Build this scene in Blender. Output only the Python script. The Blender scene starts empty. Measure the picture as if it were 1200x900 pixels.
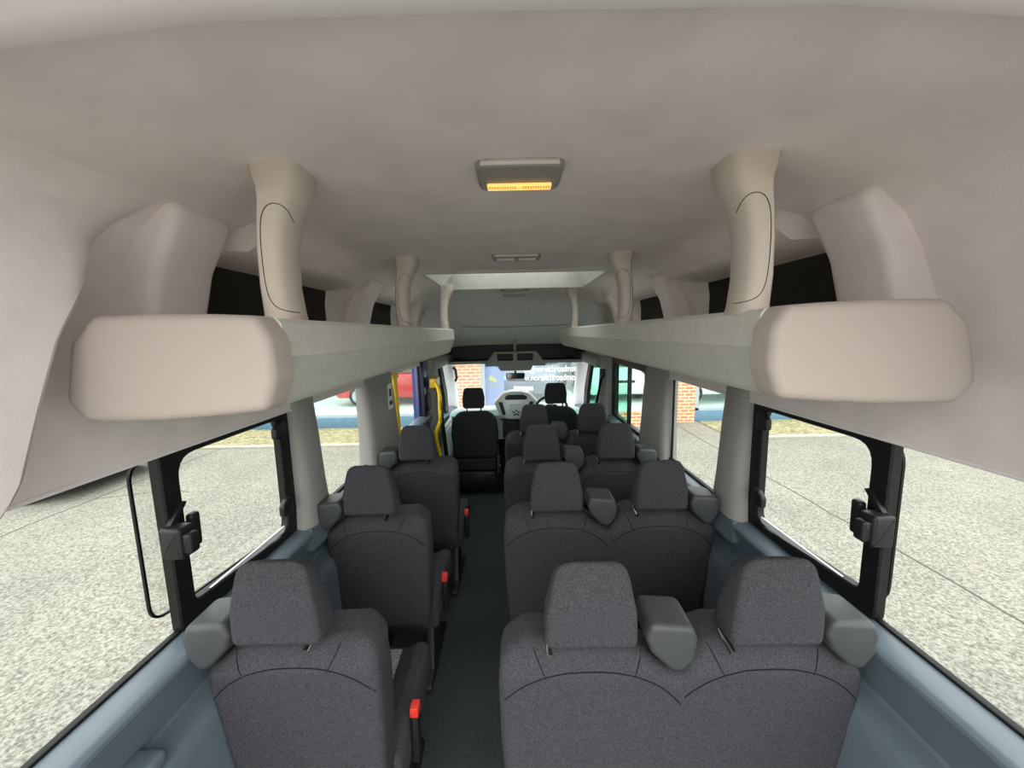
import bpy, bmesh, math, random
from mathutils import Vector, Matrix
from mathutils.bvhtree import BVHTree
random.seed(4)
SC = bpy.context.scene
COL = SC.collection
pi = math.pi

# ------------------------------------------------------------------ materials
def lin(c):
    return tuple(((v/255.0)/12.92 if v/255.0 <= 0.04045 else ((v/255.0+0.055)/1.055)**2.4) for v in c)

MATS = {}
def mat(name, rgb, rough=0.6, metal=0.0, noise=0.0, scale=60.0, bump=0.0, bscale=300.0, spec=0.5, coat=0.0, emit=None, estr=0.0):
    m = bpy.data.materials.new(name); m.use_nodes = True
    nt = m.node_tree; b = nt.nodes['Principled BSDF']
    c = lin(rgb)
    b.inputs['Base Color'].default_value = (*c, 1)
    b.inputs['Roughness'].default_value = rough
    b.inputs['Metallic'].default_value = metal
    b.inputs['Specular IOR Level'].default_value = spec
    b.inputs['Coat Weight'].default_value = coat
    if emit:
        b.inputs['Emission Color'].default_value = (*lin(emit), 1)
        b.inputs['Emission Strength'].default_value = estr
    if noise or bump:
        tc = nt.nodes.new('ShaderNodeTexCoord')
        if noise:
            n = nt.nodes.new('ShaderNodeTexNoise'); n.inputs['Scale'].default_value = scale
            n.inputs['Detail'].default_value = 4
            nt.links.new(tc.outputs['Object'], n.inputs['Vector'])
            r = nt.nodes.new('ShaderNodeValToRGB')
            r.color_ramp.elements[0].position = 0.32; r.color_ramp.elements[1].position = 0.68
            r.color_ramp.elements[0].color = (*[v*(1-noise) for v in c], 1)
            r.color_ramp.elements[1].color = (*[min(1, v*(1+noise)) for v in c], 1)
            nt.links.new(n.outputs['Fac'], r.inputs['Fac'])
            nt.links.new(r.outputs['Color'], b.inputs['Base Color'])
        if bump:
            n2 = nt.nodes.new('ShaderNodeTexNoise'); n2.inputs['Scale'].default_value = bscale
            nt.links.new(tc.outputs['Object'], n2.inputs['Vector'])
            bp = nt.nodes.new('ShaderNodeBump'); bp.inputs['Strength'].default_value = bump
            bp.inputs['Distance'].default_value = 0.002
            nt.links.new(n2.outputs['Fac'], bp.inputs['Height'])
            nt.links.new(bp.outputs['Normal'], b.inputs['Normal'])
    MATS[name] = m
    return m

mat('recess_lining', (58, 55, 51), .9, spec=.1)  # dark grey for the deep faces of the roof side pockets
mat('headliner', (231, 223, 222), .95, noise=.05, scale=9, bump=.25, bscale=420, spec=.15)
mat('header_plastic', (236, 231, 232), .8, spec=.2)
mat('shelf_plastic', (204, 204, 196), .6, noise=.03, scale=30, bump=.1, bscale=500, spec=.3)
mat('post_plastic', (204, 194, 184), .62, bump=.1, bscale=500, spec=.3)
mat('cap_plastic', (178, 168, 161), .62, bump=.1, bscale=500, spec=.3)
mat('pillar_plastic', (150, 150, 146), .55, bump=.08, bscale=500, spec=.35)
mat('sill_plastic', (92, 105, 114), .38, noise=.04, scale=20, bump=.06, bscale=500, spec=.5)
mat('fabric', (63, 64, 68), .95, noise=.34, scale=260, bump=.6, bscale=700, spec=.12)
mat('fabric_seam', (34, 34, 37), .95, spec=.1)
mat('fabric_insert', (128, 128, 128), .95, noise=.6, scale=160, spec=.1)
mat('cab_fabric', (50, 51, 55), .95, noise=.25, scale=260, bump=.5, bscale=700, spec=.12)
mat('guide_plastic', (60, 63, 65), .5, noise=.06, scale=40, bump=.12, bscale=400, spec=.45)
mat('black_plastic', (24, 25, 26), .45, spec=.4)
mat('black_rubber', (14, 15, 15), .6, spec=.3)
mat('black_trim', (18, 19, 19), .5, spec=.3)
mat('dark_metal', (38, 40, 42), .5, metal=.4)
mat('chrome', (200, 200, 200), .25, metal=1.0)
mat('red_button', (225, 60, 48), .4)
mat('floor_vinyl', (54, 62, 60), .7, noise=.18, scale=60, bump=.15, bscale=300, spec=.35)
mat('lamp_grey', (150, 147, 142), .5)
mat('lamp_white', (205, 203, 198), .4)
mat('lamp_glow', (255, 200, 130), .4, emit=(255, 190, 95), estr=1.25)
mat('lamp_element', (190, 110, 40), .5, emit=(230, 120, 30), estr=.5)
mat('tint_dark', (12, 13, 13), .25)
mat('yellow_paint', (243, 200, 30), .35, spec=.5, coat=.3)
mat('blue_paint', (24, 44, 112), .35, spec=.5, coat=.4)
mat('dash_plastic', (226, 229, 231), .5, bump=.1, bscale=400)
mat('dash_silver', (222, 224, 226), .35, metal=.3)
mat('dash_dark', (30, 32, 34), .5)
mat('console_plastic', (150, 148, 143), .55)
mat('label_white', (235, 235, 232), .5)
mat('label_ink', (70, 72, 75), .6)
mat('white_letter', (245, 246, 248), .5)
mat('red_paint', (186, 22, 34), .3, coat=.6)
mat('white_paint', (232, 236, 238), .3, coat=.5)
mat('silver_paint', (176, 184, 192), .35, metal=.35, coat=.5)
mat('grey_paint', (118, 130, 144), .45, coat=.2)
mat('dark_paint', (22, 26, 34), .3, coat=.5)
mat('teal_paint', (92, 168, 150), .35, coat=.4)
mat('car_glass', (40, 50, 56), .12, spec=.6)
mat('tyre', (22, 22, 23), .85)
mat('lens_clear', (225, 232, 236), .15)
mat('poster_blue', (140, 160, 222), .6)
mat('poster_yellow', (206, 204, 110), .6)
mat('poster_grey', (150, 160, 172), .6)
mat('plinth_blue', (84, 118, 142), .5)
mat('frame_grey', (150, 164, 172), .5)
mat('showroom_floor', (196, 216, 208), .35, noise=.05, scale=3)
mat('showroom_wall', (128, 138, 146), .7)
mat('render_white', (222, 226, 226), .8)
mat('mirror_face', (150, 158, 160), .08, metal=1.0)

def glass_mat(name, tint, gloss=.035):
    m = bpy.data.materials.new(name); m.use_nodes = True
    nt = m.node_tree; nt.nodes.clear()
    o = nt.nodes.new('ShaderNodeOutputMaterial'); mx = nt.nodes.new('ShaderNodeMixShader')
    t = nt.nodes.new('ShaderNodeBsdfTransparent'); g = nt.nodes.new('ShaderNodeBsdfGlossy')
    t.inputs['Color'].default_value = (*tint, 1); g.inputs['Roughness'].default_value = .02
    mx.inputs['Fac'].default_value = gloss
    nt.links.new(t.outputs[0], mx.inputs[1]); nt.links.new(g.outputs[0], mx.inputs[2])
    nt.links.new(mx.outputs[0], o.inputs['Surface'])
    MATS[name] = m
glass_mat('clear_glass', (.948, .972, .958))
glass_mat('tint_glass', (.58, .82, .74))
glass_mat('screen_glass', (.93, .95, .95), .10)
glass_mat('hatch_glass', (.72, .74, .73), .05)

def ground_mat():
    m = bpy.data.materials.new('asphalt'); m.use_nodes = True
    nt = m.node_tree; b = nt.nodes['Principled BSDF']
    tc = nt.nodes.new('ShaderNodeTexCoord')
    n1 = nt.nodes.new('ShaderNodeTexNoise'); n1.inputs['Scale'].default_value = 42; n1.inputs['Detail'].default_value = 3
    n1.inputs['Roughness'].default_value = .7
    n2 = nt.nodes.new('ShaderNodeTexNoise'); n2.inputs['Scale'].default_value = .8; n2.inputs['Detail'].default_value = 5
    r1 = nt.nodes.new('ShaderNodeValToRGB')
    r1.color_ramp.elements[0].position = .36; r1.color_ramp.elements[1].position = .62
    r1.color_ramp.elements[0].color = (.108, .104, .090, 1); r1.color_ramp.elements[1].color = (.292, .281, .242, 1)
    r2 = nt.nodes.new('ShaderNodeValToRGB')
    r2.color_ramp.elements[0].position = .3; r2.color_ramp.elements[1].position = .7
    r2.color_ramp.elements[0].color = (.88, .88, .88, 1); r2.color_ramp.elements[1].color = (1.08, 1.08, 1.06, 1)
    mx = nt.nodes.new('ShaderNodeMix'); mx.data_type = 'RGBA'; mx.blend_type = 'MULTIPLY'; mx.inputs['Factor'].default_value = 1
    for n in (n1, n2): nt.links.new(tc.outputs['Object'], n.inputs['Vector'])
    nt.links.new(n1.outputs['Fac'], r1.inputs['Fac']); nt.links.new(n2.outputs['Fac'], r2.inputs['Fac'])
    nt.links.new(r1.outputs['Color'], mx.inputs['A']); nt.links.new(r2.outputs['Color'], mx.inputs['B'])
    nt.links.new(mx.outputs['Result'], b.inputs['Base Color'])
    b.inputs['Roughness'].default_value = .95; b.inputs['Specular IOR Level'].default_value = .15
    MATS['asphalt'] = m
ground_mat()
mat('gravel', (138, 132, 104), .95, noise=.45, scale=14, spec=.1)
mat('kerb_stone', (158, 156, 142), .9, noise=.1, scale=8)
mat('joint_dark', (80, 77, 70), .95)

def brick_mat():
    m = bpy.data.materials.new('brick'); m.use_nodes = True
    nt = m.node_tree; b = nt.nodes['Principled BSDF']
    tc = nt.nodes.new('ShaderNodeTexCoord')
    sp = nt.nodes.new('ShaderNodeSeparateXYZ'); cb = nt.nodes.new('ShaderNodeCombineXYZ')
    nt.links.new(tc.outputs['Object'], sp.inputs[0])
    ad = nt.nodes.new('ShaderNodeMath'); ad.operation = 'ADD'
    nt.links.new(sp.outputs['X'], ad.inputs[0]); nt.links.new(sp.outputs['Y'], ad.inputs[1])
    nt.links.new(ad.outputs[0], cb.inputs['X']); nt.links.new(sp.outputs['Z'], cb.inputs['Y'])
    br = nt.nodes.new('ShaderNodeTexBrick')
    br.inputs['Scale'].default_value = 1.0
    br.inputs['Brick Width'].default_value = .225; br.inputs['Row Height'].default_value = .085
    br.inputs['Mortar Size'].default_value = .012
    br.inputs['Color1'].default_value = (*lin((212, 138, 102)), 1); br.inputs['Color2'].default_value = (*lin((198, 116, 84)), 1)
    br.inputs['Mortar'].default_value = (*lin((224, 202, 172)), 1)
    nt.links.new(cb.outputs[0], br.inputs['Vector']); nt.links.new(br.outputs['Color'], b.inputs['Base Color'])
    b.inputs['Roughness'].default_value = .9
    MATS['brick'] = m
brick_mat()

# ------------------------------------------------------------------ mesh helpers
def rpoly(pts, r, n=4):
    """round the corners of a closed polygon; r one radius or one per corner"""
    N = len(pts); out = []
    rs = r if isinstance(r, (list, tuple)) else [r]*N
    for i in range(N):
        p = Vector(pts[i]); a = Vector(pts[i-1])-p; c = Vector(pts[(i+1) % N])-p
        rr = rs[i]
        if rr <= 0: out.append((p.x, p.y)); continue
        ang = a.angle(c)
        if ang > pi-.02: out.append((p.x, p.y)); continue
        t = min(rr/math.tan(ang/2), a.length*.48, c.length*.48)
        s = p+a.normalized()*t; e = p+c.normalized()*t
        for k in range(n+1):
            u = k/n
            q = s*(1-u)**2+p*2*u*(1-u)+e*u*u
            out.append((q.x, q.y))
    return out

def inset_poly(pts, d):
    N = len(pts); out = []
    area = sum(pts[i][0]*pts[(i+1) % N][1]-pts[(i+1) % N][0]*pts[i][1] for i in range(N))
    sg = 1 if area > 0 else -1
    for i in range(N):
        p = Vector(pts[i]); a = p-Vector(pts[i-1]); c = Vector(pts[(i+1) % N])-p
        if a.length < 1e-9: a = c
        if c.length < 1e-9: c = a
        n1 = Vector((-a.y, a.x)).normalized()*sg; n2 = Vector((-c.y, c.x)).normalized()*sg
        m = (n1+n2)
        if m.length < 1e-6: m = n1
        m.normalize(); k = max(.5, m.dot(n1))
        q = p+m*(d/k); out.append((q.x, q.y))
    return out

class M:
    def __init__(self): self.bm = bmesh.new()
    def _add(self, src, mi=0):
        for f in src.faces: f.material_index = mi
        me = bpy.data.meshes.new('tmp'); src.to_mesh(me); src.free()
        self.bm.from_mesh(me); bpy.data.meshes.remove(me); return self
    def slab(self, outline, d, r0=0., r1=0., seg=4, fn=None, cuts_b=(), cuts_a=(), mi=0, mid=0):
        """outline (a,b) extruded along c from 0 to d with rounded rims; fn maps (a,b,c) to a point"""
        bm = bmesh.new(); rings = []
        prof = []
        if r0 > 0:
            for i in range(seg+1):
                t = i/seg*pi/2; prof.append((r0*(1-math.sin(t)), r0*(1-math.cos(t))))
        else: prof.append((0, 0))
        for i in range(1, mid+1): prof.append((0, r0+(d-r0-r1)*i/(mid+1)))
        if r1 > 0:
            for i in range(seg+1):
                t = i/seg*pi/2; prof.append((r1*(1-math.cos(t)), d-r1+r1*math.sin(t)))
        else: prof.append((0, d))
        for ins, c in prof:
            o = inset_poly(outline, ins) if ins > 1e-9 else outline
            rings.append([bm.verts.new((a, b, c)) for a, b in o])
        N = len(outline)
        for r, q in zip(rings, rings[1:]):
            for i in range(N):
                bm.faces.new((r[i], r[(i+1) % N], q[(i+1) % N], q[i]))
        caps = [bm.faces.new(rings[0][::-1]), bm.faces.new(rings[-1])]
        if cuts_a or cuts_b:
            bmesh.ops.triangulate(bm, faces=caps)
            for z in cuts_b:
                bmesh.ops.bisect_plane(bm, geom=bm.verts[:]+bm.edges[:]+bm.faces[:], plane_co=(0, z, 0), plane_no=(0, 1, 0))
            for x in cuts_a:
                bmesh.ops.bisect_plane(bm, geom=bm.verts[:]+bm.edges[:]+bm.faces[:], plane_co=(x, 0, 0), plane_no=(1, 0, 0))
        if fn:
            for v in bm.verts: v.co = Vector(fn(*v.co))
        bmesh.ops.recalc_face_normals(bm, faces=bm.faces[:])
        return self._add(bm, mi)
    def box(self, lo, hi, r=0.0, fn=None, mi=0, seg=3):
        """axis box lo..hi with rounded edges"""
        (x0, y0, z0), (x1, y1, z1) = lo, hi
        r = min(r, .49*min(x1-x0, y1-y0, z1-z0))
        o = rpoly([(x0, z0), (x1, z0), (x1, z1), (x0, z1)], r*1.0, 3) if r > 0 else [(x0, z0), (x1, z0), (x1, z1), (x0, z1)]
        f = (lambda a, b, c: fn(a, y0+c, b)) if fn else (lambda a, b, c: (a, y0+c, b))
        return self.slab(o, y1-y0, r, r, seg, f, mi=mi)
    def loft(self, rings, cap=True, mi=0, close=True):
        bm = bmesh.new()
        R = [[bm.verts.new(p) for p in r] for r in rings]
        N = len(R[0])
        for a, b in zip(R, R[1:]):
            for i in range(N if close else N-1):
                bm.faces.new((a[i], a[(i+1) % N], b[(i+1) % N], b[i]))
        if cap and close:
            bm.faces.new(R[0][::-1]); bm.faces.new(R[-1])
        bmesh.ops.recalc_face_normals(bm, faces=bm.faces[:])
        return self._add(bm, mi)
    def tube(self, path, r, n=8, mi=0, closed=False):
        P = [Vector(p) for p in path]; rings = []
        L = len(P)
        up = Vector((0, 0, 1))
        for i, p in enumerate(P):
            if closed: t = (P[(i+1) % L]-P[i-1])
            else: t = (P[min(i+1, L-1)]-P[max(i-1, 0)])
            t.normalize()
            a = t.cross(up)
            if a.length < .05: a = t.cross(Vector((0, 1, 0)))
            if rings and (a.dot(last) < 0): a = -a
            a.normalize(); last = a; b = t.cross(a)
            rr = r[i] if isinstance(r, (list, tuple)) else r
            rings.append([p+a*rr*math.cos(2*pi*k/n)+b*rr*math.sin(2*pi*k/n) for k in range(n)])
        if closed: rings.append(rings[0])
        return self.loft(rings, cap=not closed, mi=mi)
    def quad(self, a, b, c, d, mi=0):
        bm = bmesh.new(); bm.faces.new([bm.verts.new(p) for p in (a, b, c, d)])
        return self._add(bm, mi)
    def build(self, name, mats, parent=None, loc=None, smooth=40, recalc=True):
        if isinstance(mats, str): mats = [mats]
        bm = self.bm
        bmesh.ops.remove_doubles(bm, verts=bm.verts[:], dist=1e-6)
        me = bpy.data.meshes.new(name); bm.to_mesh(me); bm.free()
        for k in mats: me.materials.append(MATS[k])
        me.polygons.foreach_set('use_smooth', [True]*len(me.polygons))
        if smooth is not None: me.set_sharp_from_angle(angle=math.radians(smooth))
        o = bpy.data.objects.new(name, me); COL.objects.link(o)
        if parent: o.parent = parent
        if loc: o.location = loc
        return o

def tag(o, label, cat, group=None, kind=None):
    o['label'] = label; o['category'] = cat
    if group: o['group'] = group
    if kind: o['kind'] = kind
    return o
def empty(name, loc, label, cat, group=None, kind=None, rz=0):
    o = bpy.data.objects.new(name, None); COL.objects.link(o); o.location = loc; o.rotation_euler.z = rz
    o.empty_display_size = .05
    return tag(o, label, cat, group, kind)
def struct(o, label, cat):
    return tag(o, label, cat, None, 'structure')
def copy_tree(o, parent=None):
    c = o.copy(); COL.objects.link(c)
    if parent: c.parent = parent
    for ch in list(o.children): copy_tree(ch, c)
    return c

# ------------------------------------------------------------------ camera
th, ro, yw = math.radians(7.6), math.radians(1.2), math.radians(.3)
fwd = Vector((0, math.cos(th), -math.sin(th))); up0 = Vector((0, math.sin(th), math.cos(th))); rt0 = Vector((1, 0, 0))
RZ = Matrix.Rotation(yw, 3, 'Z')
fwd, up0, rt0 = RZ @ fwd, RZ @ up0, RZ @ rt0
rt = rt0*math.cos(ro)-up0*math.sin(ro); upv = up0*math.cos(ro)+rt0*math.sin(ro)
cd = bpy.data.cameras.new('camera'); cam = bpy.data.objects.new('camera', cd); COL.objects.link(cam)
cd.sensor_width = 36; cd.lens = 36*450/1200; cd.clip_start = .02; cd.clip_end = 300
mw = Matrix.Identity(4)
for i in range(3):
    mw[i][0] = rt[i]; mw[i][1] = upv[i]; mw[i][2] = -fwd[i]
mw[0][3], mw[1][3], mw[2][3] = -.02, 0, 1.70
cam.matrix_world = mw
SC.camera = cam

# ------------------------------------------------------------------ van shell
GX = .895          # glass plane
def interp(T, y):
    for (a, va), (b, vb) in zip(T, T[1:]):
        if a <= y <= b: return va+(vb-va)*(y-a)/(b-a)
    return T[0][1] if y < T[0][0] else T[-1][1]
DOME = [(-.3, 2.03), (3.35, 2.03), (3.7, 2.005), (4.0, 1.93), (4.3, 1.80), (4.5, 1.70), (4.74, 1.56), (4.92, 1.50)]
SMOOTH = [(.93, 1.424), (.888, 1.420), (.880, 1.428), (.876, 1.50), (.868, 1.60), (.858, 1.70), (.842, 1.76), (.80, 1.86), (.762, 1.92), (.70, 1.972), (.60, 2.003), (.49, 2.018), (.25, 2.03), (0, 2.03)]
POCKET = [(.93, 1.424), (.888, 1.420), (.880, 1.428), (.876, 1.50), (.874, 1.60), (.874, 1.70), (.874, 1.85), (.865, 1.905), (.70, 1.922), (.672, 1.942), (.60, 2.003), (.49, 2.018), (.25, 2.03), (0, 2.03)]
def dense(P):
    out = [P[0], P[1], P[2]]
    for (x0, z0), (x1, z1) in zip(P[2:], P[3:]):
        for k in range(1, 4): out.append((x0+(x1-x0)*k/3, z0+(z1-z0)*k/3))
    return out
SMOOTH_D, POCKET_D = dense(SMOOTH), dense(POCKET)
STA = [(.02+.04*i, 0) for i in range(7)]+[(.30+.0125*i, 0) for i in range(25)]+[(.605, 0), (.62, 0), (.65, 0), (.70, 0), (.76, 0), (.83, 0), (.90, 0), (1.0, 0), (1.03, 1), (1.4, 1), (1.78, 1), (1.81, 0), (1.9, 0), (2.07, 0), (2.10, 1), (2.5, 1), (2.72, 1), (2.75, 0), (2.86, 0), (3.0, 0), (3.1, 1), (3.35, 1), (3.4, 0), (3.55, 0), (3.7, 0), (3.85, 0), (4.0, 0), (4.15, 0), (4.3, 0), (4.5, 0), (4.74, 0)]
HY0, HY1, HX = 2.10, 2.83, .49
EDGE_L = [(1.40, .49), (1.44, .515), (1.49, .555), (1.64, .598), (1.72, .622), (1.80, .652), (1.88, .715), (1.95, .775), (2.03, .81)]
EDGE_R = [(1.40, .43), (1.80, .46), (2.03, .50)]
def sstep(t):
    t = max(0, min(1, t)); return t*t*(3-2*t)
def edge_at(side, z): return interp(EDGE_L if side < 0 else EDGE_R, z)
def bulge(y, z):
    """inward offset of the rear corner covers; y runs along a station whose edge lies at .60"""
    t = sstep((z-1.77)/.25)
    off = .15*(1-t)
    r = .04+.24*t
    u = (.60-y)/r
    if u <= 0: return 0
    return off*(1 if u >= 1 else math.sqrt(1-(1-u)**2))
def station(y, k, side):
    P = POCKET_D if k else SMOOTH_D
    zt = interp(DOME, y); out = []
    for i, (x, z) in enumerate(P):
        if z > 1.44 and zt < 2.03:
            z = 1.44+(z-1.44)*(zt-1.44)/(2.03-1.44)
        if y > 4.0 and z <= 1.44: z -= .06*(y-4.0)/.92
        yy = y
        if y < 1.0 and x > .3:
            win = sstep(y/.3)*(1-sstep((y-.62)/.38))*sstep((x-.3)/.2)
            yy = y+(edge_at(side, z)-.60)*win
            x -= bulge(y, z)*sstep((x-.3)/.2)
        out.append((side*x, yy, z))
    return out
m = M(); bm = m.bm
rows = []
ys = sorted(set(STA+[(HY0, 1), (HY1, 0)]))
for y, k in ys:
    if (y, k) in ((2.10, 1),) and rows and abs(rows[-1][0].co.y-y) < 1e-6: continue
    line = station(y, k, -1)+station(y, k, 1)[::-1][1:]
    rows.append([bm.verts.new(p) for p in line])
n = len(rows[0])
for a, b in zip(rows, rows[1:]):
    y0, y1 = a[n//2].co.y, b[n//2].co.y
    for i in range(n-1):
        if HY0-1e-6 <= y0 and y1 <= HY1+1e-6 and max(abs(a[i].co.x), abs(a[i+1].co.x)) <= HX+1e-4: continue
        fc = bm.faces.new((a[i], a[i+1], b[i+1], b[i]))
        c = fc.calc_center_median()
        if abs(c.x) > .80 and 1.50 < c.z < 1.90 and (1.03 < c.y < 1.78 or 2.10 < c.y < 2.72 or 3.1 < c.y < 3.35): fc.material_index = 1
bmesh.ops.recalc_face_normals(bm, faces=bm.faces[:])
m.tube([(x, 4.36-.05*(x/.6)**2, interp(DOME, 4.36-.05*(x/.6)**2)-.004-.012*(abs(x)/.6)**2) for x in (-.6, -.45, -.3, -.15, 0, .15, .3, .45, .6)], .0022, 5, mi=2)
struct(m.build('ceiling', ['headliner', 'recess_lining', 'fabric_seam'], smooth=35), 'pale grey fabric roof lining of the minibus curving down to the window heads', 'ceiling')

# rear header strip at the top of the frame and the left corner cover
HOOP = [(-.86, .47, 1.60), (-.80, .455, 1.80), (-.745, .44, 1.90), (-.68, .425, 1.945), (-.55, .41, 1.975), (-.3, .409, 1.997), (0, .409, 2.0), (.3, .411, 1.999), (.55, .408, 1.977), (.68, .415, 1.945), (.745, .42, 1.90), (.80, .43, 1.80), (.86, .44, 1.60)]
m = M()
m.loft([[(x, -.06, z+.09) for x, y, z in HOOP], [(x, y-.15, z+.040) for x, y, z in HOOP], [(x, y-.03, z+.006) for x, y, z in HOOP], [(x, y-.006, z-.001) for x, y, z in HOOP], [(x, y, z+.004) for x, y, z in HOOP], [(x*1.02, y+.002, z+.05) for x, y, z in HOOP]], close=False)
struct(m.build('trim_1', 'header_plastic', smooth=60), 'light strip of rear roof header across the top edge', 'trim')

# floor
m = M(); m.box((-.86, -.1, -.05), (.86, 3.9, 0)); m.box((-.86, 3.9, -.30), (.86, 5.3, -.24)); m.box((-.86, 3.86, -.30), (.86, 3.9, -.04))
struct(m.build('floor', 'floor_vinyl'), 'dark grey green vinyl floor of the aisle', 'floor')

m = M(); m.box((-.86, 5.32, -.30), (.86, 5.38, .64)); struct(m.build('wall_front', 'black_plastic'), 'dark bulkhead below the dashboard', 'wall')
# lower side walls
LOW = [(.915, .945), (.893, .950), (.842, .9385), (.834, .936), (.828, .930), (.826, .922), (.848, .86), (.864, .795), (.860, .786), (.835, .780), (.812, .772), (.803, .765), (.798, .755), (.792, .72), (.795, .4), (.795, -.3)]
for sd, nm in ((-1, 'wall_left'), (1, 'wall_right')):
    m = M(); m.loft([[(sd*x, y, z) for x, z in LOW] for y in (-.05, .5, 1.0, 1.5, 2.0, 2.6, 3.2, 3.6)], close=False)
    m.loft([[(sd*x, y, z-dz) for x, z in LOW] for y, dz in ((3.6, 0), (3.9, .05), (4.3, .18), (4.9, .24), (5.35, .24))], close=False)
    # outer painted skin of the body
    m.box((min(sd*.93, sd*.97), -.05, -.45), (max(sd*.93, sd*.97), 5.4, .70 if True else 0), mi=1)
    m.loft([[(sd*.97, y, .70), (sd*.95, y, .855), (sd*.912, y, .935)] for y in (-.05, 3.6)], close=False, mi=1)
    struct(m.build(nm, ['sill_plastic', 'blue_paint'], smooth=28), 'blue grey plastic side trim with a rounded ledge under the %s windows' % nm[5:], 'wall')
m = M(); m.box((-.868, .66, .775), (-.80, .735, .812), .014)
m.build('belt_anchor_cover', 'sill_plastic', bpy.data.objects['wall_left'])
for i, sd in ((31, -1), (32, 1)):
    m = M(); m.tube([(sd*.8815, y, 1.4235) for y in (.30, .8, 1.5, 2.2, 2.9, 3.6)], .0055, 8)
    struct(m.build('trim_%d' % i, 'header_plastic'), 'thin pale lip along the top of the %s windows' % ('left' if sd < 0 else 'right'), 'trim')
# outer roof skin so that daylight stays outside
m = M()
sk = [(.965, 1.5), (.95, 1.9), (.88, 2.12), (.60, 2.22), (.45, 2.235), (0, 2.25)]
sk = [(-x, z) for x, z in sk]+[(x, z) for x, z in sk[::-1][1:]]
def skin(part, st): m.loft([[(x, y, 1.45+(z-1.45)*k) for x, z in part] for y, k in st], close=False)
skin(sk, ((-.05, 1), (HY0, 1))); skin(sk, ((HY1, 1), (3.4, 1), (4.2, .8), (4.95, .16)))
skin(sk[:5], ((HY0, 1), (HY1, 1))); skin(sk[-5:], ((HY0, 1), (HY1, 1)))
struct(m.build('roof', 'blue_paint', smooth=50), 'blue painted outer roof skin of the minibus', 'roof')

# pillars between the windows
def pillar(i, sd, y0, y1, label, zb=.93, zt=1.46, xin=.838, mt='pillar_plastic', bev=.035, base=True):
    m = M()
    rings = []
    for z, dx, e in ((zb-.04, -.012, .02), (zb+.05, -.006, .01), (1.1, 0, 0), (1.3, .012, 0), (zt, .026, .0)):
        x = xin+dx
        rings.append([(sd*.925, y0-e, z), (sd*(x+bev), y0-e+.002, z), (sd*(x+bev*.35), y0+bev*.45-e, z), (sd*x, y0+bev*1.2-e, z), (sd*x, y1-bev*1.2+e, z), (sd*(x+bev*.35), y1-bev*.45+e, z), (sd*(x+bev), y1-.002+e, z), (sd*.925, y1+e, z)])
    m.loft(rings)
    if base:
        m.loft([[(sd*.925, y0-.035, zb-.06), (sd*.818, y0-.03, zb-.06), (sd*.812, y0+.02, zb-.06), (sd*.812, y1-.02, zb-.06), (sd*.818, y1+.03, zb-.06), (sd*.925, y1+.035, zb-.06)],
                [(sd*.925, y0-.01, zb+.015), (sd*.832, y0-.005, zb+.015), (sd*.826, y0+.03, zb+.015), (sd*.826, y1-.03, zb+.015), (sd*.832, y1+.005, zb+.015), (sd*.925, y1+.01, zb+.015)]], mi=1)
    o = m.build('trim_%d' % i, [mt, 'sill_plastic'], smooth=45)
    return struct(o, label, 'pillar')
pillar(4, -1, 1.435, 1.62, 'grey plastic pillar trim ahead of the left hinged window')
pillar(5, 1, 1.435, 1.62, 'grey plastic pillar trim ahead of the right hinged window')
pillar(6, -1, 2.16, 2.66, 'wide grey pillar trim before the side door on the left')
pillar(7, 1, 2.19, 2.60, 'wide grey pillar trim ahead of the middle right window')
pillar(8, -1, 3.73, 4.04, 'grey door pillar behind the front passenger seat', zb=.5, base=False, xin=.80)
pillar(9, 1, 3.45, 3.80, 'grey belt pillar behind the driver seat', zb=.5, base=False, xin=.81)
m = M(); m.box((-.965, 3.50, .2), (-.855, 3.74, 1.52), .03)
m.box((-.87, 3.56, .98), (-.83, 3.68, 1.14), .008, mi=1); m.box((-.86, 3.54, .80), (-.84, 3.60, .98), .006, mi=1); m.box((-.872, 3.495, .6), (-.85, 3.52, 1.46), .004, mi=1)
struct(m.build('trim_10', ['blue_paint', 'black_plastic']), 'blue painted sliding door frame on the left with black hinge hardware', 'door frame')

# ------------------------------------------------------------------ windows
def ring_frame(m, sd, outer, inner, x0, x1, r_o=.03, r_i=.03, mi=0):
    """rounded frame in the Y-Z plane between x0 and x1"""
    O = rpoly(outer, r_o, 5); I = rpoly(inner, r_i, 5)
    N = len(O)
    assert len(I) == N
    L = []
    for x, o in ((x0, O), (x0, None), (x1, None), (x1, O)):
        pass
    e = .004
    O2 = inset_poly(O, e); I2 = inset_poly(I, -e)
    rings = [[(sd*x1, a, b) for a, b in O], [(sd*(x0+e), a, b) for a, b in O], [(sd*x0, a, b) for a, b in O2], [(sd*x0, a, b) for a, b in I2], [(sd*(x0+e), a, b) for a, b in I], [(sd*x1, a, b) for a, b in I]]
    rings.append(rings[0])
    m.loft(rings, cap=False, mi=mi)

def pane(sd, x, pts, name, mt, parent, th=.004):
    m = M(); m.slab(pts, th, fn=lambda a, b, c: (sd*(x+c), a, b)); return m.build(name, mt, parent)

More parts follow.
